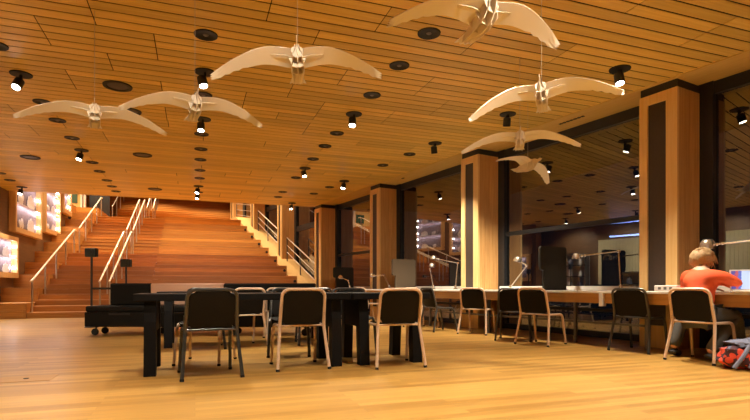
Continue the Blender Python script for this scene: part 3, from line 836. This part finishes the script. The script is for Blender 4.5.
# dividers standing on the counter
def divider(label, s, o0, o1, mt, h=.70):
    t = thing('desk_divider', label, 'desk divider', W(0, s, .766), WR, 'felt dividers on the counter')
    w = o1-o0; P = Matrix(((1, 0, 0, o0), (0, 0, 1, 0), (0, 1, 0, 0), (0, 0, 0, 1)))
    r = .05; n = .09; hh = .32
    def arc(cx, cz, a0, a1): return [(cx+r*math.cos(a0+(a1-a0)*i/5), cz+r*math.sin(a0+(a1-a0)*i/5)) for i in range(6)]
    poly = [(n, 0), (w, 0)] + arc(w-r, h-r, 0, PI/2) + arc(r, h-r, PI/2, PI) + arc(r, hh+r, PI, 1.5*PI) + [(n, hh)]
    m = MB(); m.prism(poly, -.022, .022, P); m.build('panel', mt, t)
    m = MB(); m.box(o0+n, o1, -.05, .05, .0, .012); m.build('foot', M['grey_metal'], t)
divider('dark felt divider standing on the counter between the two nearest columns', 1.35, -.50, .10, M['divider_dark'])
divider('beige felt divider standing on the counter before the third column', 5.65, -.58, .06, M['divider_beige'])
divider('dark felt divider far along the counter, left of the third column', 8.85, -.58, .06, M['divider_dark'], .62)

# desk lamps
def lamp(label, base, elbow, head, facing, hs=1.):
    t = thing('desk_lamp', label, 'desk lamp', (base[0], base[1], .766), 0, 'silver arm lamps on the counter')
    B = Vector((0, 0, 0)); E_ = Vector(elbow)-Vector((base[0], base[1], .766)); Hd = Vector(head)-Vector((base[0], base[1], .766))
    m = MB(); m.lathe([(.055, 0), (.055, .012), (.03, .03), (.022, .09)], 18); m.build('base', M['alu'], t, True)
    m = MB(); m.tube([(0, 0, .05), E_], .011, 8); m.build('lower_arm', M['alu'], t, True)
    m = MB(); m.tube([E_, Hd], .010, 8)
    d = (Hd-E_).normalized()
    m.build('upper_arm', M['alu'], t, True)
    m = MB(); m.lathe([(.02, -.02), (.026, 0), (.02, .02)], 12, Matrix.Translation(E_) @ RX(PI/2))
    for f in (.78, .86, .94): 
        m.lathe([(.012, -.018), (.022, 0), (.012, .018)], 10, Matrix.Translation(E_.lerp(Hd, f)) @ d.to_track_quat('Z', 'Y').to_matrix().to_4x4())
    m.build('joint', M['alu'], t, True)
    m = MB(); m.lathe([(.028*hs, .075*hs), (.05*hs, .07*hs), (.075*hs, .04*hs), (.085*hs, 0), (.088*hs, -.045*hs), (.078*hs, -.045*hs), (.07*hs, .03*hs)], 22, Matrix.Translation(Hd) @ RX(facing[0]) @ RY(facing[1]))
    m.build('lamp_shade', M['alu'], t, True)
p = W(.2, 5.0); lamp('silver arm lamp on the counter left of the second column, arm bent to the left', (5.25, 9.62), (5.28, 9.58, 1.33), (5.06, 10.28, 1.47), (0, .2), .8)
lamp('silver arm lamp on the counter right of the beige divider, fainter and farther', (5.10, 10.38), (5.07, 10.5, 1.24), (4.98, 10.2, 1.30), (0, .2), .8)
lamp('silver arm lamp leaning right on the counter beside the dark divider', (5.44, 7.90), (5.52, 7.52, 1.20), (5.40, 7.62, 1.30), (.2, .3), .8)
lamp('silver arm lamp with a level arm, before the window left of the nearest column', (5.93, 5.83), (5.92, 5.86, 1.35), (5.80, 6.60, 1.31), (0, 0), .8)
lamp('silver dome lamp over the seated person, its arm reaching in from the right', (5.98, 3.60), (6.02, 3.72, 1.36), (5.90, 4.46, 1.33), (0, 0), 1.)
lamp('silver arm lamp far along the counter, head left of the beige divider', (4.5, 11.6), (4.48, 11.9, 1.12), (4.34, 12.4, 1.11), (0, 0), .8)
lamp('silver arm lamp at the far counter beside the third column', (4.0, 13.3), (3.98, 13.4, 1.0), (3.82, 13.6, 1.09), (0, .2), .8)

# white socket box on the counter
t = thing('socket_box', 'white socket box on the counter left of the seated person', 'socket box', W(-.48, -.66, .766), WR)
m = MB(); m.box(-.05, .05, -.14, .14, 0, .075, bev=.008); m.build('body', M['white'], t)
for yy in (-.07, 0, .07):
    m = MB(); m.box(-.0515, -.0495, yy-.018, yy+.018, .022, .054); m.build('socket', M['grey_metal'], t)
# laptop
def screen_mat():
    m = bpy.data.materials.new('laptop_screen'); m.use_nodes = True; nt = m.node_tree; b = nt.nodes['Principled BSDF']
    tc = nt.nodes.new('ShaderNodeTexCoord'); sp = nt.nodes.new('ShaderNodeSeparateXYZ'); nt.links.new(tc.outputs['Generated'], sp.inputs[0])
    n = nt.nodes.new('ShaderNodeTexNoise'); n.inputs['Scale'].default_value = 6; nt.links.new(tc.outputs['Generated'], n.inputs['Vector'])
    cr = nt.nodes.new('ShaderNodeValToRGB'); cr.color_ramp.interpolation = 'CONSTANT'
    e = cr.color_ramp.elements; e[0].position = 0; e[0].color = (.10, .08, .35, 1); e[1].position = .12; e[1].color = (.55, .10, .14, 1)
    e.new(.2).color = (.12, .16, .55, 1); e.new(.3).color = (.62, .72, 1, 1); e.new(.9).color = (.25, .4, .9, 1)
    a = nt.nodes.new('ShaderNodeMath'); a.operation = 'MULTIPLY_ADD'; a.inputs[1].default_value = .16; nt.links.new(n.outputs['Fac'], a.inputs[0]); 
    s2 = nt.nodes.new('ShaderNodeMath'); s2.operation = 'SUBTRACT'; s2.inputs[1].default_value = .08
    nt.links.new(sp.outputs['X'], s2.inputs[0]); nt.links.new(s2.outputs[0], a.inputs[2]); nt.links.new(a.outputs[0], cr.inputs[0])
    b.inputs['Base Color'].default_value = (.02, .02, .02, 1); nt.links.new(cr.outputs[0], b.inputs['Emission Color']); b.inputs['Emission Strength'].default_value = 1.0
    return m
t = thing('laptop', 'open white laptop with a bluish screen on the counter right of the person', 'laptop', (5.58, 3.76, .766), R(-50))
m = MB(); m.box(-.165, .165, -.23, 0, 0, .016, bev=.004); m.build('keyboard_base', M['white'], t)
Q = T(0, 0, .014) @ RX(R(-14))
m = MB(); m.box(-.165, .165, -.004, .006, 0, .235, Q, bev=.003); ld = m.build('lid', M['white'], t)
m = MB(); m.box(-.150, .150, -.0055, -.0045, .018, .220, Q); m.build('screen', screen_mat(), ld)

# ------------------------------------------------------------------ seated person
def skin_mesh(name, verts, edges, radii, mt, parent, sub=2, root=0):
    me = bpy.data.meshes.new(name); me.from_pydata([Vector(v) for v in verts], edges, [])
    o = bpy.data.objects.new(name+'_tmp', me); COL.objects.link(o)
    sm = o.modifiers.new('skin', 'SKIN'); sm.use_smooth_shade = True; sm.branch_smoothing = .4
    for i, r in enumerate(radii):
        d = me.skin_vertices[0].data[i]; d.radius = r if isinstance(r, tuple) else (r, r); d.use_root = (i == root)
    su = o.modifiers.new('sub', 'SUBSURF'); su.levels = su.render_levels = sub
    dg = bpy.context.evaluated_depsgraph_get(); me2 = bpy.data.meshes.new_from_object(o.evaluated_get(dg))
    bpy.data.objects.remove(o); me2.name = name; me2.materials.clear(); me2.materials.append(mt)
    me2.polygons.foreach_set('use_smooth', [True]*len(me2.polygons))
    ob = bpy.data.objects.new(name, me2); COL.objects.link(ob); ob.parent = parent
    return ob
pt = thing('person', 'person in an orange-red shirt bent over the counter, back to the camera', 'person', (5.04, 4.03, 0), R(-80))
# joints in the chair's own frame: +Y faces the counter
PV = {'pelvis': (0, .24, .53), 'waist': (-.02, .27, .70), 'chest': (-.05, .36, .90), 'neck': (-.09, .45, 1.025), 'head1': (-.11, .50, 1.09), 'head2': (-.125, .53, 1.17), 'nose': (-.12, .63, 1.105),
      'shL': (-.22, .38, .95), 'elL': (-.33, .56, .79), 'wrL': (-.14, .66, .80), 'shR': (.13, .40, .95), 'elR': (.30, .55, .80), 'wrR': (.32, .76, .80),
      'hipL': (-.12, .26, .50), 'knL': (-.33, .52, .50), 'anL': (-.36, .34, .09), 'hipR': (.11, .26, .50), 'knR': (.19, .58, .51), 'anR': (.07, .27, .09)}
names = list(PV); ix = {n: i for i, n in enumerate(names)}
Ed = [('pelvis','waist'),('waist','chest'),('chest','neck'),('neck','head1'),('head1','head2'),('head1','nose'),('chest','shL'),('shL','elL'),('elL','wrL'),('chest','shR'),('shR','elR'),('elR','wrR'),
      ('pelvis','hipL'),('hipL','knL'),('knL','anL'),('pelvis','hipR'),('hipR','knR'),('knR','anR')]
rad = {'pelvis': .12, 'waist': .115, 'chest': (.13, .11), 'neck': .055, 'head1': .085, 'head2': .095, 'nose': .018, 'shL': .065, 'elL': .045, 'wrL': .028, 'shR': .065, 'elR': .045, 'wrR': .028,
       'hipL': .085, 'knL': .06, 'anL': .042, 'hipR': .085, 'knR': .06, 'anR': .042}
verts = [PV[n] for n in names]; edges = [(ix[a], ix[b]) for a, b in Ed]; rads = [rad[n] for n in names]
# hands: palm and five fingers grown from the wrist in the same mesh
for sd, wr, dirv in (('L', 'wrL', Vector((.75, .65, -.05)).normalized()), ('R', 'wrR', Vector((.25, .95, -.03)).normalized())):
    w = Vector(PV[wr]); side = dirv.cross(Vector((0, 0, 1))).normalized()
    palm = len(verts); verts.append(w+dirv*.055); edges.append((ix[wr], palm)); rads.append((.03, .016))
    inn = 1 if sd == 'R' else -1
    for q, ln in enumerate((.070, .080, .076, .060)):
        off = side*((q-1.5)*.019)*inn*-1
        a = len(verts); verts += [w+dirv*.09+off, w+dirv*(.09+ln*.5)+off*1.1+Vector((0, 0, -.004)), w+dirv*(.09+ln*.95)+off*1.1+Vector((0, 0, -.022))]
        edges += [(palm, a), (a, a+1), (a+1, a+2)]; rads += [.0095, .0085, .0075]
    a = len(verts); th = side*(-.035*inn)
    verts += [w+dirv*.045+th, w+dirv*.085+th*1.35+Vector((0, 0, -.006))]; edges += [(palm, a), (a, a+1)]; rads += [.011, .009]
body = skin_mesh('body', verts, edges, rads, M['skin'], pt, 2, 0)
def sub_skin(name, pts, eds, rds, mt, sub=2): 
    nl = list(pts); jx = {n: i for i, n in enumerate(nl)}
    return skin_mesh(name, [pts[n] for n in nl], [(jx[a], jx[b]) for a, b in eds], [rds[n] for n in nl], mt, pt, sub, 0)
V = lambda a, b, f: tuple(Vector(PV[a]).lerp(Vector(PV[b]), f))
sp = {'w0': (0, .24, .60), 'waist': PV['waist'], 'mid': (-.035, .31, .80), 'chest': PV['chest'], 'coll': V('chest', 'neck', .72), 'shL': PV['shL'], 'elL': PV['elL'], 'cuL': V('elL', 'wrL', .82), 'shR': PV['shR'], 'elR': PV['elR'], 'cuR': V('elR', 'wrR', .82)}
sub_skin('shirt', sp, [('w0','waist'),('waist','mid'),('mid','chest'),('chest','coll'),('chest','shL'),('shL','elL'),('elL','cuL'),('chest','shR'),('shR','elR'),('elR','cuR')],
         {'w0': .155, 'waist': .15, 'mid': (.165, .145), 'chest': (.175, .15), 'coll': .085, 'shL': .098, 'elL': .066, 'cuL': .05, 'shR': .098, 'elR': .07, 'cuR': .05}, M['shirt'])
jp = {'pelvis': PV['pelvis'], 'hipL': PV['hipL'], 'thL': V('hipL', 'knL', .5), 'knL': PV['knL'], 'caL': V('knL', 'anL', .4), 'hmL': V('knL', 'anL', .97), 'hipR': PV['hipR'], 'thR': V('hipR', 'knR', .5), 'knR': PV['knR'], 'caR': V('knR', 'anR', .4), 'hmR': V('knR', 'anR', .97)}
sub_skin('trousers', jp, [('pelvis','hipL'),('hipL','thL'),('thL','knL'),('knL','caL'),('caL','hmL'),('pelvis','hipR'),('hipR','thR'),('thR','knR'),('knR','caR'),('caR','hmR')],
         {'pelvis': .145, 'hipL': .105, 'thL': .095, 'knL': .078, 'caL': .075, 'hmL': .065, 'hipR': .105, 'thR': .095, 'knR': .078, 'caR': .075, 'hmR': .065}, M['jeans'])
for a, dv in (('anL', Vector((-.1, 1, 0))), ('anR', Vector((.1, 1, 0)))):
    b = Vector(PV[a]); dv.normalize()
    skin_mesh('shoe', [b+Vector((0, 0, -.005)), b-dv*.03+Vector((0, 0, -.045)), b+dv*.08+Vector((0, 0, -.05)), b+dv*.17+Vector((0, 0, -.058))], [(0, 1), (0, 2), (2, 3)], [.045, .042, .042, .032], M['shoe'], pt, 2)
# hair: a cap over the crown with soft strands
hv = Vector(PV['head2'])
m = MB(); rowsP = []
for i in range(13):
    th = PI*.60*i/12; row = []
    for j in range(24):
        a = 2*PI*j/24; rr_ = .118*(1+.06*math.sin(j*3+i)+.05*noise.noise(Vector((j*.7, i*.7, 1))))
        row.append((math.sin(th)*math.cos(a)*rr_, math.sin(th)*math.sin(a)*rr_*1.1-.012, math.cos(th)*rr_*1.02))
    rowsP.append(row+[row[0]])
m.sheet(rowsP, .012, T(hv.x, hv.y-.01, hv.z-.015) @ RX(R(32)))
rng = random.Random(3)
for q in range(90):
    a = rng.uniform(0, 2*PI); th = rng.uniform(.1, PI*.6)
    p0 = Vector((math.sin(th)*math.cos(a), math.sin(th)*math.sin(a)*1.1, math.cos(th)))*.115
    dn = Vector((rng.uniform(-.03, .03), -.02+rng.uniform(-.03, .02), -.06-.03*rng.random()))
    m.tube([p0*.96, p0*1.06+dn*.4, p0*1.03+dn], [.009, .009, .003], 5, T(hv.x, hv.y-.01, hv.z-.015) @ RX(R(32)))
m.build('hair', M['hair'], pt, True)
# ears on the head
for sx in (-1, 1):
    m = MB(); m.lathe([(.004, -.006), (.024, -.004), (.026, .004), (.008, .006)], 12, T(PV['head1'][0]+sx*.088, PV['head1'][1]-.0, PV['head1'][2]+.02) @ RY(PI/2))
    m.build('ear', M['skin'], pt, True)

# ------------------------------------------------------------------ bags on the floor
def lump(name, dims, seed, amp, mt, parent, loc, rz=0, sub=1, flat=.75):
    m = MB(); n1, n2 = 14, 24; vs = []; fs = []
    for i in range(n1+1):
        th = PI*i/n1
        for j in range(n2):
            a = 2*PI*j/n2
            d = Vector((math.sin(th)*math.cos(a), math.sin(th)*math.sin(a), math.cos(th)))
            p = Vector([math.copysign(abs(c)**flat, c) for c in d])
            k = 1+amp*noise.noise(d*2.2+Vector((seed, seed*2, 0)))
            p = Vector((p.x*dims[0]*k, p.y*dims[1]*k, max(p.z*k, -1)*dims[2]))
            vs.append((p.x, p.y, p.z+dims[2]))
    for i in range(n1):
        for j in range(n2):
            fs.append((i*n2+j, (i+1)*n2+j, (i+1)*n2+(j+1) % n2, i*n2+(j+1) % n2))
    m.add(vs, fs); return m.build(name, mt, parent, True, loc, rz)
def pattern_mat():
    m = bpy.data.materials.new('red_flower_print'); m.use_nodes = True; nt = m.node_tree; b = nt.nodes['Principled BSDF']
    tc = nt.nodes.new('ShaderNodeTexCoord'); v = nt.nodes.new('ShaderNodeTexVoronoi'); v.inputs['Scale'].default_value = 14
    nt.links.new(tc.outputs['Object'], v.inputs['Vector'])
    cr = nt.nodes.new('ShaderNodeValToRGB'); cr.color_ramp.interpolation = 'CONSTANT'; e = cr.color_ramp.elements
    e[0].color = (.75, .08, .04, 1); e[1].position = .5; e[1].color = (.06, .02, .03, 1); e.new(.78).color = (.10, .11, .18, 1)
    nt.links.new(v.outputs['Distance'], cr.inputs[0]); nt.links.new(cr.outputs[0], b.inputs['Base Color']); b.inputs['Roughness'].default_value = .85
    return m
M['slate'] = speckle(mat('slate_cloth', (.13, .14, .21), .85), (.13, .14, .21), .2, 60, .2)
M['grey_cloth'] = speckle(mat('grey_cloth', (.13, .13, .12), .9), (.13, .13, .12), .35, 40, .3)
t = thing('duffel_bag', 'red patterned bag with slate blue straps on the floor at the right', 'bag', (5.24, 3.52, 0), R(-20))
lump('bag_body', (.29, .14, .13), 3, .25, pattern_mat(), t, (0, 0, 0))
lump('top_flap', (.24, .13, .04), 5, .3, M['slate'], t, (.02, .02, .215), .2)
for dx in (-.17, -.02):
    m = MB(); m.tube(fillet([(dx-.1, -.16, .03), (dx, -.165, .16), (dx+.12, -.10, .29), (dx+.2, .06, .29)], .1), [.02]*(2+14), 8); m.build('strap', M['slate'], t, True)
t = thing('backpack', 'grey backpack standing on the floor under the counter, beyond the cream framed chair', 'backpack', (5.83, 4.11, 0), R(-70))
lump('bag_body', (.125, .085, .28), 9, .25, M['grey_cloth'], t, (0, 0, 0))
lump('front_pocket', (.10, .04, .11), 2, .2, M['shoe'], t, (.0, -.10, .05))
m = MB(); m.tube(fillet([(-.1, -.11, .40), (-.14, -.18, .25), (-.16, -.15, .02), (-.24, -.2, .012)], .06), [.014]*(2+14), 6); m.build('strap', M['shoe'], t, True)

# ------------------------------------------------------------------ floor boxes
def floor_box(label, x, y, w, d):
    t = thing('floor_box', label, 'floor box', (x, y, 0), 0, 'socket lids in the floor')
    m = MB(); m.box(-w, w, -d, d, .0005, .003); m.build('lid', M['panel2'], t)
    m = MB(); m.lathe([(.022, .003), (.022, .006), (.012, .007)], 14); m.build('finger_hole', M['disc'], t)
M['panel2'] = wood('lid_wood', (.40, .21, .06), (.50, .28, .09), (1, 14, 14), .4, .02)
floor_box('flush wooden socket lid in the floor left of the tables', -1.42, 5.30, .22, .16)
floor_box('flush wooden socket lid in the floor at the bottom picture edge', -.62, 3.05, .22, .10)

# ------------------------------------------------------------------ things along the left side that the windows mirror
m = MB()
for q in range(46): m.box(-6.2, -6.165, 7.0+.125*q, 7.0+.125*q+.115, .3, 2.75)
struct(m.build('trim_4', M['cream_wall']))
def shelf_unit(label, y0, y1, z0, z1, levels, back):
    t = thing('shelf_unit', label, 'shelving', (-6.16, (y0+y1)/2, z0), 0, 'shelving mirrored in the windows'); L = (y1-y0)/2; Hh = z1-z0
    m = MB(); m.box(0, .02, -L, L, 0, Hh); m.build('backing', back, t)
    for i in range(levels+1):
        m = MB(); m.box(.02, .36, -L, L, Hh*i/levels-.015, Hh*i/levels+.015); m.build('shelf', M['grey_metal'], t)
    for yy in (-L, L-.03):
        m = MB(); m.box(.02, .36, yy, yy+.03, 0, Hh); m.build('upright', M['grey_metal'], t)
    for i in range(levels):
        for q in range(int((y1-y0)/.45)):
            m = MB(); r_ = .07+.03*((q*7+i*3) % 3)
            m.lathe([(r_, 0), (r_*1.05, .16), (r_*.5, .22), (r_*.5, .27)], 12)
            o = m.build('jar', M['exhibit'] if (q+i) % 3 else M['slate'], None, True, (-5.95, y0+.3+.45*q, z0+Hh*i/levels+.016))
            tag(o, 'jar on a shelf at the left wall, level %d, place %d' % (i+1, q+1), 'jar', 'jars on the mirrored shelves')
shelf_unit('bright shelving mirrored left of the level armed lamp', 13.1, 14.4, .8, 2.2, 3, M['white'])
shelf_unit('low shelving with jars mirrored in the nearest full window', 9.3, 12.2, 0.02, 1.4, 3, M['cream_wall'])
for z, lb in ((2.86, 'lower'), (3.4, 'upper')):
    t = thing('blue_light', lb+' blue strip light mirrored beside the nearest column', 'strip light', (-6.2, 11.6, z))
    m = MB(); m.box(0, .03, -.7, .7, -.05, .05); m.build('housing', M['black'], t)
    m = MB(); m.tube([(.05, -.66, 0), (.05, .66, 0)], .03, 8); m.build('tube', M['blue_light'], t)
for yy in (8.0, 9.8, 11.6, 13.6):  # unseen spots added to brighten the mirrored panel and shelving
    li = bpy.data.lights.new('fill_spot', 'SPOT'); li.energy = 260; li.color = (1, .9, .66); li.spot_size = R(100); li.spot_blend = .8; li.shadow_soft_size = .05
    o = bpy.data.objects.new('fill_spot', li); COL.objects.link(o); o.location = (-4.9, yy, 3.45); o.rotation_euler = Vector((-1.2, 0, -1.7)).to_track_quat('-Z', 'Y').to_euler()

# ------------------------------------------------------------------ lights of the stair hall
def area(name, loc, size, e, col=(1, .78, .5), rot=(0, 0, 0), sy=None):
    li = bpy.data.lights.new(name, 'AREA'); li.size = size; li.energy = e; li.color = col
    if sy: li.shape = 'RECTANGLE'; li.size_y = sy
    o = bpy.data.objects.new(name, li); COL.objects.link(o); o.location = loc; o.rotation_euler = rot; return o
for x, y in [(-6.2, 26.0), (-4.4, 19), (-1.2, 19.5), (2.0, 19.5), (-4.8, 24), (-1.5, 24.5), (1.2, 25), (-4.8, 28.5), (-2, 31), (.8, 30)]:
    li = bpy.data.lights.new('hall_spot', 'SPOT'); li.energy = 1500; li.color = (1, .78, .5); li.spot_size = R(120); li.spot_blend = .9; li.shadow_soft_size = .1
    o = bpy.data.objects.new('hall_spot', li); COL.objects.link(o); o.location = (x, y, 7.5)

# ------------------------------------------------------------------ world, camera, view
w = bpy.data.worlds.new('night'); scn.world = w; w.use_nodes = True
w.node_tree.nodes['Background'].inputs[0].default_value = (.004, .005, .008, 1); w.node_tree.nodes['Background'].inputs[1].default_value = 1
cam = bpy.data.cameras.new('camera'); co = bpy.data.objects.new('camera', cam); COL.objects.link(co)
co.location = (0, 0, .82); co.rotation_euler = (PI/2, 0, -math.atan(180/506))
cam.sensor_width = 36; cam.lens = 506/750*36; cam.shift_y = (287-210)/750; cam.clip_end = 200; cam.clip_start = .05
scn.camera = co
scn.view_settings.view_transform = 'Standard'; scn.view_settings.look = 'None'; scn.view_settings.gamma = 1; scn.view_settings.use_curve_mapping = False
scn.view_settings.exposure = 0.12
scn.cycles.use_denoising = True
scn.cycles.max_bounces = 10; scn.cycles.diffuse_bounces = 6; scn.cycles.glossy_bounces = 4; scn.cycles.transparent_max_bounces = 12
scn.cycles.caustics_reflective = False; scn.cycles.caustics_refractive = False
scn.cycles.sample_clamp_indirect = 6
